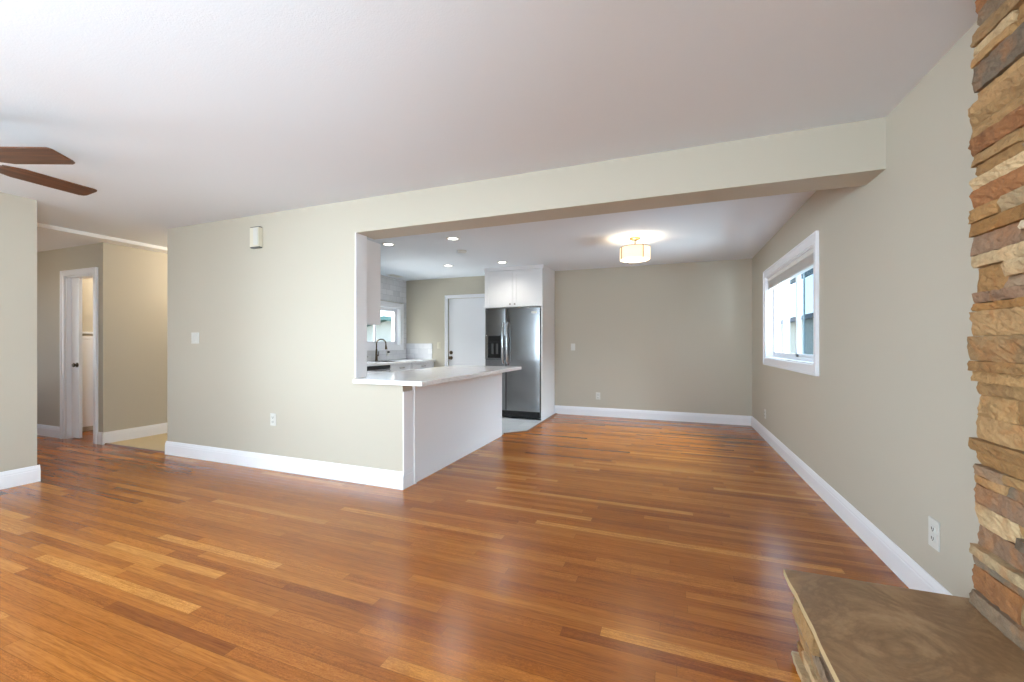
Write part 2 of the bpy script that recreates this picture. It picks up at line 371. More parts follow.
base_run('baseboard_entry', (-8.6, YP), (DB0-.07, YP), (0, -1))
base_run('baseboard_entry_corner', (DB1+.07, YP), (HA, YP), (0, -1), ext1=T-.0005)
base_run('baseboard_rear', (XL, YR), (XR, YR), (0, 1))

# white end board of the half wall and jamb lining
struct(B(LX, LX+.012, YP+.001, YP+TP, .14, .80).build('trim_4', 'trim', bevel=.002))
struct(B(JX-.001, JX+.012, YP+.0, YP+TP+.002, .898, CB).build('trim_5', 'trim', bevel=.002))
# thresholds
def strip(name, p0, p1, wd=.045):
    p0, p1 = Vector((*p0, 0)), Vector((*p1, 0)); d = (p1-p0).normalized(); n = Vector((-d.y, d.x, 0))
    m = MB().prism([p0+n*a+Vector((0, 0, z)) for a, z in ((-wd/2, 0), (-wd*.25, .013), (wd*.25, .013), (wd/2, 0))], p1-p0)
    return m.build(name, mat_thr)
mat_thr = mat('oak_threshold', srgb(116, 70, 36), .35)
struct(strip('trim_6', (-2.07, 5.10), (-1.83, 5.36)))
struct(strip('trim_7', (-1.83, 5.355), (-1.835, YB-.02)))
struct(strip('trim_8', (HA, YP+.02), (PE, YP+.02), .03))

# ---- door casings
def casing_xz(name, x0, x1, z1, y, out, wd=.07, t=.02, z0=0):   # around an opening in a wall of constant y
    ya, yb = sorted((y, y+out*t))
    m = MB().box(x0-wd, x0, ya, yb, z0, z1+wd).box(x1, x1+wd, ya, yb, z0, z1+wd).box(x0, x1, ya, yb, z1, z1+wd)
    ya, yb = sorted((y, y+out*(t+.008)))
    k = .002
    m.box(x0-wd-k, x0-wd*.72, ya, yb, z0, z1+wd+k).box(x1+wd*.72, x1+wd+k, ya, yb, z0, z1+wd+k).box(x0-wd*.72, x1+wd*.72, ya, yb, z1+wd*.72, z1+wd+k)
    return struct(m.build(name, 'trim', bevel=.002))
casing_xz('trim_9', DB0, DB1, DBZ, YP, -1, .068)
struct(B(DB0, DB0+.018, YP, YP+.12, 0, DBZ).box(DB1-.018, DB1, YP, YP+.12, 0, DBZ).box(DB0, DB1, YP, YP+.12, DBZ-.018, DBZ).build('trim_10', 'trim'))
casing_xz('trim_11', DX0, DX1, DZ, YB, -1, .06)

# ---- doors
d1 = struct(B(DX0+.003, DX1-.003, YB+.02, YB+.06, .01, DZ-.004).build('door_1', 'trim', bevel=.002))
o = MB().lathe([(0, 0), (.033, 0), (.033, .012), (.02, .02), (0, .02)], (-3.895, YB+.02, 1.03), 'y'); o.b.transform(Matrix.Translation((0, 0, 0)))
def flipY(mb, y): mb.b.transform(Matrix.Translation((0, 2*y, 0)) @ Matrix.Diagonal((1, -1, 1, 1))); return mb
flipY(o, YB+.02).build('deadbolt', 'bronze', d1, smooth='auto')
o = MB().lathe([(0, 0), (.034, 0), (.034, .01), (.014, .016), (.012, .045), (.02, .05), (.027, .062), (.024, .075), (0, .08)], (-3.895, YB+.02, .93), 'y')
flipY(o, YB+.02).build('door_knob', 'bronze', d1, smooth='auto')
B(-3.948, -3.93, YB+.012, YB+.022, .90, .965).build('latch_plate', 'bronze', d1)
d2 = struct(B(DB0+.018, -6.925, YP+.045, YP+.08, .012, DBZ-.02).build('door_2', 'trim', bevel=.002))
o = MB().lathe([(0, 0), (.03, 0), (.03, .008), (.012, .012), (.011, .02), (.022, .026), (.026, .036), (.02, .045), (0, .047)], (-6.955, YP+.045, .93), 'y')
flipY(o, YP+.045).build('door_knob', 'bronze', d2, smooth='auto')

# ---- windows
def slider_x(name, x, out, y0, y1, z0, z1, mull, cas=.085, depth=.15, sill=.02):
    """sliding window in a wall of constant x; out = +1/-1 side of the outdoors"""
    X = lambda a, b: (min(x+out*a, x+out*b), max(x+out*a, x+out*b))
    fr = MB(); a, b = X(.07, .12)
    g = .04
    fr.box(a, b, y0, y1, z0, z0+g).box(a, b, y0, y1, z1-g, z1).box(a, b, y0, y0+g, z0+g, z1-g).box(a, b, y1-g, y1, z0+g, z1-g)
    root = struct(fr.build(name, 'trim', bevel=.003))
    c = MB(); a, b = X(-.018, 0)
    c.box(a, b, y0-cas, y0, z0-cas, z1+cas).box(a, b, y1, y1+cas, z0-cas, z1+cas).box(a, b, y0, y1, z1, z1+cas).box(a, b, y0, y1, z0-cas, z0)
    a, b = X(-.026, 0); e = .018
    ya, yb, za, zb = y0-cas-.002, y1+cas+.002, z0-cas-.002, z1+cas+.002
    c.box(a, b, ya, ya+e, za, zb).box(a, b, yb-e, yb, za, zb).box(a, b, ya+e, yb-e, zb-e, zb).box(a, b, ya+e, yb-e, za, za+e)
    c.build('window_casing', 'trim', root, bevel=.003)
    c = MB(); a, b = X(-.004, .15); e = .012
    c.box(a, b, y0, y1, z0, z0+e).box(a, b, y0, y1, z1-e, z1).box(a, b, y0, y0+e, z0, z1).box(a, b, y1-e, y1, z0, z1)
    c.build('window_jamb', 'trim', root)
    for nm, (p, q), dd in (('fixed_sash', (y0+g, mull+.02), .10), ('sliding_sash', (mull-.02, y1-g), .082)):
        a, b = X(dd-.012, dd+.012); s_ = MB(); k = .034
        s_.box(a, b, p, q, z0+g, z0+g+k).box(a, b, p, q, z1-g-k, z1-g).box(a, b, p, p+k, z0+g, z1-g).box(a, b, q-k, q, z0+g, z1-g)
        so = s_.build(nm, 'trim', root, bevel=.002)
        a, b = X(dd-.002, dd+.002)
        B(a, b, p+k, q-k, z0+g+k, z1-g-k).build('pane', 'glass', so)
    return root
w1 = slider_x('window_1', XR, 1, WY0, WY1, WZ0, WZ1, 4.93)
w2 = slider_x('window_2', XK, -1, KY0, KY1, KZ0, KZ1, 6.10, cas=.085)
def screen():
    m = bpy.data.materials.new('insect_screen'); m.use_nodes = True; n, l = m.node_tree.nodes, m.node_tree.links; n.remove(n['Principled BSDF'])
    t = n.new('ShaderNodeBsdfTransparent'); t.inputs[0].default_value = (.60, .66, .70, 1); l.new(t.outputs[0], n['Material Output'].inputs[0]); return m
M['screen'] = screen()
M['sash'] = mat('shaded_screen_frame', srgb(120, 138, 142), .5)  # blue-grey tone puts the frame's shade into its colour
sf = MB(); a_, b_ = XR+.122, XR+.134; sy1 = 4.90
sf.box(a_, b_, WY0+.01, sy1, WZ0+.01, WZ0+.035).box(a_, b_, WY0+.01, sy1, WZ1-.035, WZ1-.01).box(a_, b_, WY0+.01, WY0+.035, WZ0+.035, WZ1-.035).box(a_, b_, sy1-.03, sy1, WZ0+.035, WZ1-.035)
sfo = sf.build('screen_frame', 'sash', w1)
B(XR+.127, XR+.129, WY0+.035, sy1-.03, WZ0+.035, WZ1-.035).build('insect_screen', 'screen', sfo)
# rear living-room window
g = MB(); x0, x1, z0, z1 = RW
g.box(x0, x1, YR-.1, YR-.05, z0, z0+.05).box(x0, x1, YR-.1, YR-.05, z1-.05, z1)
for xx in (x0, (x0+x1)/2-.03, x1-.06): g.box(xx, xx+.06, YR-.1, YR-.05, z0, z1)
w3 = struct(g.build('window_3', 'trim'))
B(x0+.06, x1-.06, YR-.08, YR-.075, z0+.05, z1-.05).build('pane', 'glass', w3)
casing_xz('trim_12', x0, x1, z1, YR, 1, .08, z0=z0)

def plain_window(name, x, out, y0, y1, z0, z1):
    a, b = sorted((x+out*.06, x+out*.11)); m = MB(); ym = (y0+y1)/2
    m.box(a, b, y0, y1, z0, z0+.06).box(a, b, y0, y1, z1-.06, z1)
    for p in (y0, ym-.03, y1-.06): m.box(a, b, p, p+.06, z0+.06, z1-.06)
    o = struct(m.build(name, 'trim')); a, b = sorted((x+out*.08, x+out*.085))
    B(a, b, y0+.06, y1-.06, z0+.06, z1-.06).build('pane', 'glass', o)
    a, b = sorted((x, x-out*.02)); c = .08
    mb = MB().box(a, b, y0-c, y0, max(z0-c, 0), z1+c).box(a, b, y1, y1+c, max(z0-c, 0), z1+c).box(a, b, y0, y1, z1, z1+c)
    if z0 > .1: mb.box(a, b, y0, y1, z0-c, z0)
    mb.build('window_casing', 'trim', o)
plain_window('window_added_left', XL, -1, -2.0, .2, .8, 2.2)  # unseen window, added to let in light from the left
plain_window('window_added_right', XR, 1, -2.4, -.6, 0, 2.1)  # unseen glazed door, added to let in light from the right

# blind pulled up under the dining window head
bl = thing('window_blind', 'white slatted blind drawn up in a bundle at the head of the sliding dining window', 'blind', (XR+.035, (WY0+WY1)/2, WZ1-.0125))
hw = (WY1-WY0)/2-.02
B(-.028, .028, -hw, hw, -.045, 0).build('headrail', 'blind', bl, bevel=.004)
m = MB()
for k in range(12):
    z = -.05-k*.0058; m.box(-.025+.002*(k % 2), .025, -hw+.005, hw-.005, z-.0032, z)
m.build('slats', 'blind', bl)
B(-.026, .026, -hw+.003, hw-.003, -.140, -.121).build('bottom_rail', 'blind', bl, bevel=.004)

# ------------------------------------------------------------ kitchen
# peninsula: cabinet body, countertop
pc = thing('peninsula_cabinet', 'white panelled kitchen peninsula base standing behind the half wall', 'cabinet', (-2.4, 4.0, 0))
def rel(root, mb): mb.b.transform(Matrix.Translation(-Vector(root.location))); return mb
rel(pc, B(-2.70, -2.068, 3.003, 4.965, .0, .858)).build('cabinet_body', 'cab', pc)
rel(pc, B(-2.068, -2.050, 3.003, 4.98, .0, .858)).build('back_panel', 'cab', pc, bevel=.002)
rel(pc, B(-2.050, -2.038, 3.003, 3.03, .0, .858)).build('corner_batten', 'cab', pc, bevel=.002)
for k in range(3):
    y = 3.66+k*.435
    dd = rel(pc, B(-2.722, -2.70, y+.004, y+.43, .11, .84)).build('door', 'cab', pc, bevel=.002)
    rel(pc, MB().tube([(-2.75, y+.38, .70), (-2.75, y+.38, .80)], .005)).build('handle', 'nickel', dd)
pt = MB()
out = [(-2.52, 2.80), (-1.834, 2.80), (-1.834, 5.13), (-2.80, 5.13), (-2.80, 3.66), (-2.84, 3.66), (-2.84, 3.002), (-2.539, 3.002), (-2.539, 2.862), (-2.52, 2.862)]
pt.prism([(x, y, .8585) for x, y in out], (0, 0, .0385))
tag(pt.build('peninsula_countertop', 'quartz', bevel=.004), 'white quartz countertop overhanging the peninsula and the half wall', 'countertop')
# L run along the outer wall: cabinets, counter, sink, dishwasher
CX = -4.25
def cab_run(name, label, y0, y1, fronts):
    r = thing(name, label, 'cabinet', (XK+.3, (y0+y1)/2, 0))
    rel(r, (B(XK+.012, CX-.022, y0, y1, .10, .66).box(XK+.012, XK+.16, y0, y1, .66, .858).box(CX-.09, CX-.022, y0, y1, .66, .858) if name == 'sink_cabinet' else B(XK+.012, CX-.022, y0, y1, .10, .858))).build('cabinet_body', 'cab', r)
    rel(r, B(XK+.012, CX-.09, y0, y1, 0, .10)).build('toe_kick', 'cab', r)
    for kind, a, b, z0, z1, hy, hz in fronts:
        f_ = MB().box(CX-.022, CX-.008, a, b, z0, z1); e = .055 if kind == 'door' else .03
        f_.box(CX-.008, CX, a, b, z1-e, z1).box(CX-.008, CX, a, b, z0, z0+e).box(CX-.008, CX, a, a+e, z0+e, z1-e).box(CX-.008, CX, b-e, b, z0+e, z1-e)
        fo = rel(r, f_).build(kind, 'cab', r, bevel=.0015)
        if kind == 'drawer': path = [(CX, hy-.05, hz), (CX+.03, hy-.05, hz), (CX+.03, hy+.05, hz), (CX, hy+.05, hz)]
        else: path = [(CX, hy, hz-.05), (CX+.03, hy, hz-.05), (CX+.03, hy, hz+.05), (CX, hy, hz+.05)]
        rel(r, MB().tube(path, .005, 8)).build('handle', 'bronze', fo)
    return r
cab_run('sink_cabinet', 'white shaker base cabinet beneath the kitchen sink, right of the dishwasher', 5.565, 6.17,
        [('drawer', 5.57, 6.165, .70, .85, 5.87, .79), ('door', 5.57, 5.865, .11, .69, 5.83, .60), ('door', 5.87, 6.165, .11, .69, 5.905, .60)])
cab_run('base_cabinet', 'white base cabinet with a top drawer in the far kitchen corner', 6.18, 6.90,
        [('drawer', 6.185, 6.895, .70, .85, 6.52, .79), ('door', 6.185, 6.535, .11, .69, 6.49, .60), ('door', 6.54, 6.895, .11, .69, 6.58, .60)])
cab_run('base_cabinet', 'white base cabinet left of the dishwasher, beside the partition', 3.66, 4.945,
        [('door', 3.7, 4.10, .11, .85, 4.06, .74), ('door', 4.105, 4.52, .11, .85, 4.15, .74), ('door', 4.525, 4.94, .11, .85, 4.56, .74)])
# counter along the partition
r = thing('base_cabinet', 'white base cabinet run against the back of the partition wall', 'cabinet', (-3.8, 3.3, 0))
rel(r, B(XK+.012, -2.85, YP+TP+.002, 3.62, .10, .858)).build('cabinet_body', 'cab', r)
rel(r, B(XK+.012, -2.85, YP+TP+.002, 3.55, 0, .10)).build('toe_kick', 'cab', r)
for k in range(3):
    x = -4.2+k*.45; dd = rel(r, B(x, x+.44, 3.62, 3.64, .11, .85)).build('door', 'cab', r, bevel=.002)
    rel(r, MB().tube([(x+.4, 3.66, .68), (x+.4, 3.66, .78)], .005)).build('handle', 'bronze', dd)
m = MB()
SY0, SY1, SX0, SX1 = 5.62, 6.12, -4.72, -4.36
m.box(XK+.012, -2.845, YP+TP+.002, 3.66, .8585, .897)
m.box(XK+.012, CX+.03, 3.66, SY0, .8585, .897).box(XK+.012, CX+.03, SY1, YB-.012, .8585, .897).box(XK+.012, SX0, SY0, SY1, .8585, .897).box(SX1, CX+.03, SY0, SY1, .8585, .897)
tag(m.build('kitchen_countertop', 'quartz', bevel=.003), 'white quartz countertop below the kitchen window holding the sink', 'countertop')
SX0 += .001; SX1 -= .001; SY0 += .001; SY1 -= .001
m = MB().box(SX0, SX1, SY0, SY0+.004, .70, .896).box(SX0, SX1, SY1-.004, SY1, .70, .896).box(SX0, SX0+.004, SY0, SY1, .70, .896).box(SX1-.004, SX1, SY0, SY1, .70, .896).box(SX0, SX1, SY0, SY1, .696, .70)
sk = tag(m.build('kitchen_sink', 'steel'), 'stainless undermount sink set in the counter under the kitchen window', 'sink')
# dishwasher
dw = thing('dishwasher', 'stainless dishwasher with black control strip under the sink counter', 'dishwasher', (-4.5, 5.25, 0))
rel(dw, B(XK+.02, CX-.02, 4.955, 5.555, .02, .855)).build('tub', 'black', dw)
rel(dw, B(CX-.02, CX+.012, 4.955, 5.555, .10, .80)).build('door', 'steel', dw, bevel=.004)
rel(dw, B(CX-.02, CX+.016, 4.955, 5.555, .803, .855)).build('control_panel', 'black', dw, bevel=.004)
rel(dw, MB().tube([(CX+.01, 5.0, .765), (CX+.05, 5.0, .765), (CX+.05, 5.51, .765), (CX+.01, 5.51, .765)], .011)).build('handle', 'chrome', dw, smooth='auto')
rel(dw, B(CX-.06, CX-.03, 4.96, 5.55, .0, .10)).build('toe_kick', 'black', dw)
# faucet
fc = thing('kitchen_faucet', 'bronze gooseneck pull-down faucet standing behind the kitchen sink', 'faucet', (-4.79, 5.90, .897))
p = [(0, 0, 0), (0, 0, .02), (0, 0, .03), (0, 0, .12), (0, 0, .20)]
MB().lathe([(0, 0), (.03, 0), (.03, .008), (.024, .014), (.021, .05), (.018, .14), (.015, .20), (0, .20)]).build('faucet_body', 'bronze', fc, smooth='auto')
pa = [(0, 0, .19)]+[(.078-.078*math.cos(a), .0, .30+.078*math.sin(a)) for a in [PI*k/14 for k in range(15)]]+[(.157, 0, .275)]
# spout swings towards the room and right
Rz = Matrix.Rotation(math.radians(35), 4, 'Z')
MB().tube(pa, .0115).build('spout', 'bronze', fc, smooth='auto', xf=Rz)
MB().tube([(.156, 0, .28), (.158, 0, .255), (.161, 0, .215), (.162, 0, .20)], [.0125, .016, .019, .020]).build('spray_head', 'bronze', fc, smooth='auto', xf=Rz)
MB().tube([(0, .0, .09), (.0, .045, .095), (0, .055, .11), (0, .06, .17)], [.014, .014, .008, .006]).build('lever', 'bronze', fc, smooth='auto')
# soap dispenser
sd = thing('soap_dispenser', 'short bronze soap dispenser on the counter left of the faucet', 'soap dispenser', (-4.80, 5.62, .897))
MB().lathe([(0, 0), (.022, 0), (.022, .006), (.014, .012), (.012, .06), (.016, .065), (0, .07)]).build('pump_base', 'nickel', sd, smooth='auto')
MB().tube([(0, 0, .068), (.0, 0, .082), (.03, .01, .084), (.055, .02, .078)], .006, 8).build('nozzle', 'nickel', sd, smooth='auto')
# upper cabinet on the back of the partition
uc = thing('wall_cabinet', 'white upper cabinet hung beside the pass-through opening, above the peninsula end', 'cabinet', (-2.9, 3.15, 1.37))
rel(uc, B(-3.32, -2.60, YP+TP, 3.245, 1.375, 2.15)).build('cabinet_body', 'cab', uc, bevel=.002)
for x in (-3.318, -2.958):
    dd = rel(uc, B(x, x+.356, 3.245, 3.265, 1.377, 2.148)).build('door', 'cab', uc, bevel=.002)
    rel(uc, MB().tube([(x+.04, 3.28, 1.43), (x+.04, 3.28, 1.53)], .005)).build('handle', 'nickel', dd)

# fridge
FY = 6.20
fr = thing('refrigerator', 'stainless side-by-side refrigerator with ice dispenser below white cabinets', 'refrigerator', (-2.375, 6.5, 0))
fx0, fs, fx1 = -2.853, -2.490, -1.918
rel(fr, B(fx0+.004, -1.897, FY+.045, 6.90, .03, 1.765)).build('fridge_body', 'black', fr, bevel=.004)
def panel(x0, x1, nm, hole=None):
    m = MB(); n = 10
    pts = [(x0, FY+.06), (x0, FY+.012)]+[(x0+(x1-x0)*i/n, FY+.012-.012*math.sin(PI*i/n)**.5) for i in range(1, n)]+[(x1, FY+.012), (x1, FY+.06)]
    if hole:
        hz0, hz1, hx0, hx1 = hole
        m.prism([(x, y, .125) for x, y in pts], (0, 0, hz0-.125)); m.prism([(x, y, hz1) for x, y in pts], (0, 0, 1.768-hz1))
        m.box(x0, hx0, FY+.002, FY+.06, hz0, hz1).box(hx1, x1, FY+.002, FY+.06, hz0, hz1)
        m.box(hx0, hx1, FY+.05, FY+.06, hz0, hz1)
    else: m.prism([(x, y, .125) for x, y in pts], (0, 0, 1.768-.125))
    return rel(fr, m).build(nm, 'steel', fr, bevel=.003, smooth='auto')
hx0, hx1, hz0, hz1 = -2.80, -2.575, .945, 1.325
fd = panel(fx0, fs-.006, 'freezer_door', (hz0, hz1, hx0, hx1))
fd2 = panel(fs+.006, fx1, 'fridge_door')
for x, par in ((fs-.036, fd), (fs+.036, fd2)):
    rel(fr, MB().tube([(x, FY+.004, 1.54), (x, FY-.03, 1.52), (x, FY-.048, 1.46), (x, FY-.058, 1.2), (x, FY-.048, .94), (x, FY-.03, .88), (x, FY+.004, .86)], .014)).build('handle', 'chrome', par, smooth='auto')
dp = rel(fr, B(hx0+.004, hx1-.004, FY+.0, FY+.05, 1.225, 1.32)).build('dispenser', 'black', fd, bevel=.003)
rel(fr, B(hx0+.004, hx1-.004, FY+.04, FY+.05, .967, 1.223)).build('dispenser_recess', 'black', fd)
rel(fr, B(hx0+.004, hx1-.004, FY-.004, FY+.05, .947, .967)).build('drip_tray', 'steel', fd, bevel=.002)
rel(fr, B(-2.745, -2.715, FY+.01, FY+.035, 1.03, 1.20).box(-2.665, -2.635, FY+.01, FY+.035, 1.03, 1.20)).build('dispenser_paddle', 'grey_plastic', fd, bevel=.003)
rel(fr, B(-2.055, -1.965, FY+.002, FY+.012, 1.675, 1.71)).build('badge', 'plate', fd2, bevel=.002)
m = MB().box(fx0+.01, fx1-.01, FY+.03, FY+.06, .025, .12)
for k in range(5): m.box(fx0+.05, fx1-.05, FY+.024, FY+.032, .04+k*.015, .047+k*.015)
rel(fr, m).build('toe_grille', 'black', fr)
# surround: side panels, cabinet above
sp = thing('fridge_surround', 'tall white cabinet surround with two shaker doors above the refrigerator', 'cabinet', (-2.375, 6.5, 0))
rel(sp, B(-1.893, -1.870, 6.19, YB-.002, 0, 2.385)).build('side_panel', 'cab', sp)
rel(sp, B(-2.888, -2.870, 6.26, YB-.002, 0, 2.385)).build('side_panel', 'cab', sp)
rel(sp, B(-2.870, -1.893, 6.285, YB-.002, 1.79, 2.385)).build('cabinet_body', 'cab', sp)
rel(sp, B(-2.89, -1.868, 6.24, YB-.002, 2.385, CE-.001)).build('crown_filler', 'cab', sp)
for x0_, x1_, hx in ((-2.885, -2.392, -2.43), (-2.388, -1.897, -2.35)):
    z0_, z1_, e = 1.79, 2.38, .06
    m = MB().box(x0_, x1_, 6.272, 6.285, z0_, z1_)
    m.box(x0_, x1_, 6.262, 6.272, z0_, z0_+e).box(x0_, x1_, 6.262, 6.272, z1_-e, z1_).box(x0_, x0_+e, 6.262, 6.272, z0_+e, z1_-e).box(x1_-e, x1_, 6.262, 6.272, z0_+e, z1_-e)
    dd = rel(sp, m).build('door', 'cab', sp, bevel=.0015)
    kb = MB().lathe([(0, 0), (.006, 0), (.006, .012), (.014, .018), (.014, .026), (0, .029)], (hx, 6.262, 1.835), 'y')
    flipY(kb, 6.262); rel(sp, kb).build('knob', 'nickel', dd, smooth='auto')

# ------------------------------------------------------------ ceiling fixtures
# recessed lights
cl = thing('recessed_light', '', 'ceiling light', (-3.30, 4.29, CE))
MB().lathe([(.055, .0), (.058, -.006), (.078, -.008), (.082, -.004), (.083, 0)]).build('trim_ring', 'plate', cl, smooth='auto')
MB().lathe([(0, -.004), (.054, -.004), (.056, -.001)]).build('diffuser', 'glow', cl)
places = [((-3.30, 4.29), 'round recessed ceiling light next to the top of the pass-through jamb'),
          ((-2.407, 4.33), 'round recessed ceiling light over the peninsula, nearest the beam'),
          ((-3.31, 5.80), 'round recessed ceiling light over the kitchen floor, further back and to the left'),
          ((-2.41, 5.86), 'round recessed ceiling light in front of the cabinets above the refrigerator')]
for i, ((x, y), lab) in enumerate(places):
    o = cl if i == 0 else copy_tree(cl)
    o.location = (x, y, CE); tag(o, lab, 'ceiling light', 'recessed kitchen lights')
    l = bpy.data.lights.new('recessed_lamp', 'SPOT'); l.energy = 32; l.color = (1, .95, .86); l.spot_size = math.radians(150); l.spot_blend = 1; l.shadow_soft_size = .055
    lo = bpy.data.objects.new('recessed_lamp', l); C.objects.link(lo); lo.location = (x, y, CE-.012)
# unlit covers / vent
cv = MB().lathe([(0, -.022), (.05, -.022), (.062, -.014), (.065, 0), (0, 0)]).build('smoke_detector', 'plate', smooth='auto')
cv.location = (-2.62, 4.95, CE); tag(cv, 'small white round detector on the kitchen ceiling between the recessed lights', 'smoke detector')
vt = thing('ceiling_vent', 'white louvred air vent in the ceiling by the kitchen window', 'vent', (-4.72, 6.32, CE))
B(-.08, .08, -.15, .15, -.006, 0).build('vent_frame', 'plate', vt, bevel=.002)
m = MB()
for k in range(7): m.box(-.06+k*.018, -.052+k*.018, -.13, .13, -.012, -.005)
m.build('louvres', 'plate', vt)
# drum light
dl = thing('drum_ceiling_light', 'lit cream drum ceiling light with bronze straps hanging in the dining area', 'ceiling light', (-.40, 5.08, CE))
R = .172
MB().lathe([(0, 0), (.062, 0), (.062, -.012), (.05, -.024), (.012, -.028), (0, -.028)]).build('canopy', 'brass', dl, smooth='auto')
MB().tube([(0, 0, -.025), (0, 0, -.12)], .007).build('stem', 'brass', dl)
MB().lathe([(R, -.115), (R, -.255), (R-.004, -.255), (R-.004, -.115), (R, -.115)], n=48).build('drum_shade', 'shade', dl, smooth='auto')
MB().lathe([(0, -.262), (R*.8, -.262), (R*.93, -.258), (R-.006, -.25)], n=48).build('diffuser', 'shade', dl, smooth='auto')
for k in range(4):
    a = math.radians(45+90*k-10); c_, s_ = math.cos(a), math.sin(a)
    MB().tube([(0, 0, -.117), (R*c_, R*s_, -.112), ((R+.004)*c_, (R+.004)*s_, -.12), ((R+.004)*c_, (R+.004)*s_, -.262), ((R-.02)*c_, (R-.02)*s_, -.266)], .0045, 8).build('strap', 'bronze', dl)
MB().lathe([(R+.001, -.118), (R+.003, -.118), (R+.003, -.113), (R+.001, -.113), (R+.001, -.118)], n=48).build('rim', 'bronze', dl)
for k in range(3):
    a = 2*PI*k/3; point('drum_bulb', (-.40+.08*math.cos(a), 5.08+.08*math.sin(a), CE-.19), 4.2, (1, .84, .64), .03)

# ceiling fan (two of its blades reach into the picture)
HUB = Vector((-3.579, 1.0, 2.2))
fan = thing('ceiling_fan', 'ceiling fan with dark walnut blades at the left above the living room', 'ceiling fan', HUB)
MB().lathe([(0, .24), (.07, .24), (.065, .20), (.02, .185), (0, .185)]).build('canopy', 'bronze', fan, smooth='auto')
MB().tube([(0, 0, .07), (0, 0, .20)], .013).build('downrod', 'bronze', fan)
MB().lathe([(0, .08), (.05, .075), (.10, .05), (.115, .02), (.105, -.03), (.06, -.05), (0, -.055)]).build('motor_housing', 'bronze', fan, smooth='auto')
w_ = .152
def blade_mesh():
    L0, L1 = .16, .585; hw_ = w_/2
    pts = [(L0, -.05), (L0+.08, -hw_), (L1-.02, -hw_), (L1-.006, -hw_+.006), (L1, -hw_+.02), (L1, hw_-.03), (L1-.008, hw_-.01), (L1-.03, hw_), (L0+.08, hw_), (L0, .05)]
    return MB().prism([(x, y, -.004) for x, y in pts], (0, 0, .008))
bl0 = None
for k in range(5):
    a = math.radians(21.8+72*k)
    if bl0 is None:
        bl0 = blade_mesh().build('blade', 'blade', fan, bevel=.002); br0 = MB().box(.09, .20, -.02, .02, .002, .010).build('blade_bracket', 'bronze', bl0)
        b_ = bl0
    else:
        b_ = copy_tree(bl0, fan)
    b_.rotation_euler = Matrix.Rotation(a, 4, 'Z').to_3x3().to_4x4().to_euler()
    b_.matrix_local = Matrix.Rotation(a, 4, 'Z') @ Matrix.Rotation(math.radians(-8), 4, 'X')

# ------------------------------------------------------------ wall plates
def plate(name, label, cat, loc, nrm, kind, gang=1, wd=.072, ht=.116, colr='plate'):
    """nrm: 'y' plate on a wall facing -y ; 'x' plate on a wall facing -x"""
    r_ = thing(name, label, cat, loc, 0 if nrm == 'y' else -PI/2)
    W = wd+(gang-1)*.046
    B(-W/2, W/2, -.006, 0, -ht/2, ht/2).build('cover_plate', colr, r_, bevel=.002)
    for g_ in range(gang):
        x = (g_-(gang-1)/2)*.046
        if kind == 'switch':
            B(x-.016, x+.016, -.010, -.005, -.034, .034).build('rocker', colr, r_, bevel=.0015)
        elif kind == 'outlet':
            for dz in (.021, -.021):
                rc = B(x-.017, x+.017, -.0085, -.005, dz-.015, dz+.015).build('receptacle', colr, r_, bevel=.003)
                B(x-.009, x-.006, -.0095, -.008, dz-.005, dz+.007).box(x+.005, x+.008, -.0095, -.008, dz-.005, dz+.007).box(x-.002, x+.003, -.0095, -.008, dz-.011, dz-.007).build('slots', 'dark', rc)
    return r_
plate('light_switch', 'white double light switch on the left end of the long partition wall', 'light switch', (-4.639, YP, 1.255), 'y', 'switch', 2)
plate('wall_outlet', 'white outlet low on the long partition wall', 'outlet', (-3.52, YP, .478), 'y', 'outlet')
plate('wall_outlet', 'white outlet on the near right wall beside the stone column', 'outlet', (XR, 2.411, .345), 'x', 'outlet', 1, .08, .13)
plate('wall_outlet', 'small outlet on the right wall near the far dining corner', 'outlet', (XR, 5.993, .316), 'x', 'outlet')
plate('light_switch', 'white light switch on the far dining wall near the refrigerator surround', 'light switch', (-1.551, YB, 1.141), 'y', 'switch')
plate('wall_outlet', 'white outlet low on the far dining wall', 'outlet', (-1.132, YB, .333), 'y', 'outlet')
plate('light_switch', 'cream light switch on the kitchen wall between backsplash and white door', 'light switch', (-4.15, YB, 1.165), 'y', 'switch', 1, .08, .12, 'cream')
kp = plate('wall_outlet', 'outlet with dark plug in the marble tile under the kitchen window', 'outlet', (XK+.010, 6.33, 1.03), 'x', 'outlet')
kp.rotation_euler = (0, 0, PI/2)
B(-.018, .018, -.04, -.009, -.002, .03).build('plug', 'dark', kp, bevel=.004)
# door chime
ch = thing('door_chime', 'white and cream door chime box high on the long partition wall', 'door chime', (-3.72, YP, 2.215))
B(-.06, .06, -.045, 0, -.092, .092).build('chime_box', 'cream', ch, bevel=.004)
B(-.005, .052, -.052, -.045, -.080, .083).build('front_grille', 'plate', ch, bevel=.006)
B(-.057, .057, -.040, -.004, -.102, -.091).build('lower_shadow_strip', 'grey_plastic', ch)  # grey strip stands in for the shadow under the box
B(-.057, .057, -.040, -.004, .091, .100).build('upper_shadow_strip', 'grey_plastic', ch)  # grey strip stands in for the shadow along the top

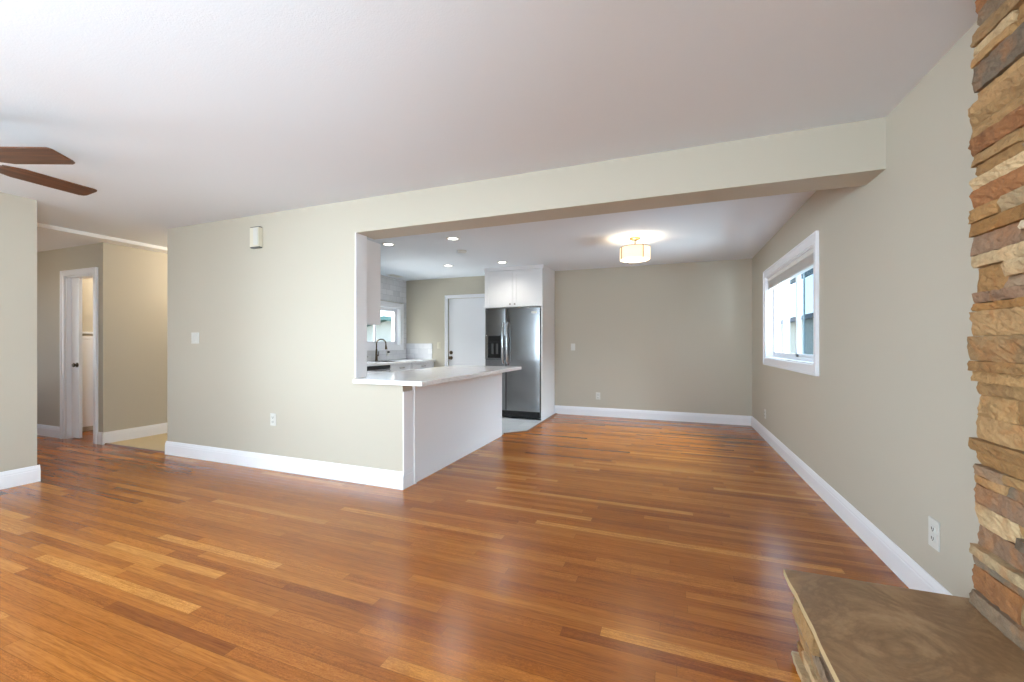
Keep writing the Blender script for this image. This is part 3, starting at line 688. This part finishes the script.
# ------------------------------------------------------------ stone fireplace
CXF, CYE = .938, 1.842
PAL = [((180, 142, 94), 5), ((192, 166, 128), 5), ((166, 126, 78), 4), ((148, 124, 100), 4), ((160, 108, 66), 1), ((136, 108, 86), 2), ((200, 184, 158), 2), ((172, 137, 94), 4), ((160, 116, 64), 2), ((128, 112, 94), 1)]
PALW = [c for c, k in PAL for _ in range(k)]
def stone_block(bm, lay, x0, x1, y0, y1, z0, z1, face):
    """rough split block; face 'x': rough side is x0 (towards -x). 'y': rough side is y1 (towards +y)"""
    ny = max(2, int((y1-y0)/.02)); nz = max(2, int((z1-z0)/.012)+1)
    col = random.choice(PALW); v_ = random.uniform(.88, 1.1)
    c = srgb(*[min(255, q*v_) for q in col])
    tilt = random.uniform(-.006, .006); bow = random.uniform(-.004, .004)
    grid = []
    for i in range(ny+1):
        row = []
        for j in range(nz+1):
            u, v = i/ny, j/nz
            e = min(u, 1-u)*ny; e2 = min(v, 1-v)*nz
            dx = (.0022 if e < .5 else 0)+(.0018 if e2 < .5 else 0)
            x = x0+tilt*(v-.5)*2-bow*math.sin(PI*u)+dx+random.uniform(-.003, .003)
            y = y0+(y1-y0)*u; z = z0+(z1-z0)*v
            if e >= .5: z += random.uniform(-.0018, .0018)
            else: y += random.uniform(-.004, .004)
            row.append(bm.verts.new((x, y, z)))
        grid.append(row)
    fs_ = []
    for i in range(ny):
        for j in range(nz): fs_.append(bm.faces.new((grid[i][j], grid[i+1][j], grid[i+1][j+1], grid[i][j+1])))
    back = [bm.verts.new((x1, y, z)) for y, z in ((y0, z0), (y1, z0), (y1, z1), (y0, z1))]
    bot = [grid[i][0] for i in range(ny+1)]; top = [grid[i][nz] for i in range(ny+1)]
    l_ = grid[0]; r_ = grid[ny]
    fs_.append(bm.faces.new(bot[::-1]+[back[0], back[1]])); fs_.append(bm.faces.new(top+[back[2], back[3]]))
    fs_.append(bm.faces.new(l_+[back[3], back[0]])); fs_.append(bm.faces.new(r_[::-1]+[back[1], back[2]]))
    for f_ in fs_:
        for lp in f_.loops: lp[lay] = c
def stone_wall(name, parent, x, xb, y0, y1, z0, z1, hmin, hmax, loc):
    bm = bmesh.new(); lay = bm.loops.layers.float_color.new('stone_colour')
    z = z0
    while z < z1-.001:
        h = random.uniform(hmin, hmax)
        if z1-(z+h) < hmin: h = z1-z
        y = y1+random.uniform(-.007, .007)
        while y > y0+.001:
            L = random.uniform(.12, .42)
            ya = y-L if y-L > y0+.08 else y0
            # some stones are split into two thin layers
            if h > hmin*1.7 and random.random() < .35:
                hh = h*random.uniform(.4, .6)
                for a, b in ((z, z+hh), (z+hh, z+h)): stone_block(bm, lay, x+random.uniform(-.014, .010), xb, ya+.0015, y-.0015, a+.001, b-.001, 'x')
            else: stone_block(bm, lay, x+random.uniform(-.016, .012), xb, ya+.0015, y-.0015, z+.001, z+h-.001, 'x')
            y = ya
        z += h
    bm.transform(Matrix.Translation(-Vector(loc)))
    bmesh.ops.recalc_face_normals(bm, faces=bm.faces)
    me = bpy.data.meshes.new(name); bm.to_mesh(me); bm.free(); o = bpy.data.objects.new(name, me); C.objects.link(o)
    me.materials.append(M['ledger']); o.parent = parent; return o
fl = (.75, .9, 0)
fp = thing('stone_fireplace', 'stacked ledger-stone fireplace column with a raised sandstone hearth at the right', 'fireplace', fl)
HZ = .33
stone_wall('stone_column', fp, CXF, XR-.002, .25, CYE, HZ+.002, CE-.002, .032, .088, fl)
stone_wall('hearth_base', fp, .437, .93, -.4, 1.835, .001, HZ-.026, .035, .07, fl)
bk = MB().box(.95, XR-.003, -.4, 1.83, .001, HZ-.026); rel(fp, bk).build('hearth_core', 'ledger', fp)
m = MB(); e = []
n = 26
e = [(.403+random.uniform(-.0025, .0025), -.42+(1.868+.42)*i/n) for i in range(n+1)]
pts = e+[(XR-.002, 1.878), (XR-.002, -.42)]
m.prism([(x, y, HZ-.025) for x, y in pts], (0, 0, .025))
sl = rel(fp, m).build('hearth_slab', 'slab', fp, bevel=.002)
sl.data.materials.append(M['slab_edge'])
for p_ in sl.data.polygons:
    if abs(p_.normal.z) < .3: p_.material_index = 1

# ------------------------------------------------------------ outdoors, seen through the windows
struct(B(-40, 40, YB+1.2, 60, -.5, -.4).box(XR+1.2, 40, -20, YB+1.2, -.5, -.4).box(-40, -9.5, -20, YB+1.2, -.5, -.4).build('ground', 'ground'))
def gable_house(name, label, x0, x1, y0, y1, zb, eave, ridge, roofm, wallm, over=.35):
    r_ = thing(name, label, 'building', ((x0+x1)/2, y0, zb))
    xm = (x0+x1)/2
    m = MB().prism([(x0, y0, zb), (x1, y0, zb), (x1, y0, eave), (xm, y0, ridge), (x0, y0, eave)], (0, y1-y0, 0))
    rel(r_, m).build('wall', wallm, r_)
    sl_ = (ridge-eave)/(xm-x0); t_ = .16
    m = MB()
    for s in (-1, 1):
        xe = xm+s*((xm-x0)+over); ze = ridge-sl_*((xm-x0)+over)
        m.prism([(xm, y0-over, ridge+.02), (xe, y0-over, ze+.02), (xe, y0-over, ze+t_), (xm, y0-over, ridge+t_)], (0, y1-y0+2*over, 0))
    rel(r_, m).build('roof', roofm, r_)
    return r_
nh = gable_house('neighbor_house', 'pale neighbouring house with low gable roof, seen through the dining window', 3.0, 9.5, 15, 22, -.4, 1.75, 2.5, 'roofing', 'stucco')
wf = rel(nh, B(4.3, 5.3, 14.94, 15.02, .4, 1.3)).build('window', 'trim', nh)
rel(nh, B(4.38, 5.22, 14.92, 14.95, .48, 1.22)).build('pane', 'soffit', wf)
gable_house('neighbor_house', 'pale house with a green gable, seen through the kitchen window', -14.5, -7.0, 14, 20, -.4, 1.35, 2.15, 'green_roof', 'stucco')
fe = thing('yard_fence', 'grey board fence outside the dining window', 'fence', (5, 11, -.4))
m = MB()
for k in range(34): m.box(-3.4+k*.21, -3.4+k*.21+.195, 0, .02, 0, 1.35)
m.build('boards', 'fence', fe)
B(-3.4, 3.7, .02, .06, .3, .38).box(-3.4, 3.7, .02, .06, 1.0, 1.08).build('rails', 'fence', fe)
# corner of the roof overhang next door
eo = thing('carport', 'blue-grey carport roof corner next door, high in the dining window', 'carport', (3.6, 9.6, -.4))
MB().prism([(-1.58, 0, 3.30), (-.85, 0, 3.05), (-.85, 0, 3.16), (-1.58, 0, 3.70)], (0, 2.4, 0)).build('roof', 'soffit', eo)
B(-1.5, -1.4, .1, .2, 0, 3.25).build('post', 'trim', eo); B(-1.5, -1.4, 2.2, 2.3, 0, 3.25).build('post', 'trim', eo)
# shrub by the fence
def shrub(label, loc, r_, n_):
    bm = bmesh.new(); 
    for k in range(n_):
        u = Vector((random.gauss(0, 1), random.gauss(0, 1), random.gauss(0, 1))).normalized()*r_*random.uniform(.5, 1)
        u.z = abs(u.z)*1.3+.1
        a = Vector((random.gauss(0, 1), random.gauss(0, 1), random.gauss(0, 1))).normalized(); b_ = a.orthogonal().normalized(); s_ = random.uniform(.04, .09)
        v = [bm.verts.new(u+a*s_), bm.verts.new(u+b_*s_*.5), bm.verts.new(u-a*s_), bm.verts.new(u-b_*s_*.5)]; bm.faces.new(v)
    t_ = thing('shrub', label, 'shrub', loc); me = bpy.data.meshes.new('foliage'); bm.to_mesh(me); bm.free()
    o_ = bpy.data.objects.new('foliage', me); C.objects.link(o_); me.materials.append(M['leaf']); o_.parent = t_
    MB().tube([(0, 0, 0), (.02, 0, r_*.6)], [.03, .015], 8).build('stem', 'fence', t_)
shrub('leafy green shrub outside in front of the fence, seen through the dining window', (2.9, 8.6, -.4), .5, 900)

# bare unseen lamps for the warm hall light, no fixtures built
point('hallway_lamp', (-5.6, 4.1, 2.2), 27, (1, .84, .62), .08)
point('entry_lamp', (-7.3, 1.9, 1.95), 8, (1, .88, .72), .1)
point('closet_lamp', (-6.9, 3.7, 2.2), 20, (1, .86, .68), .08)
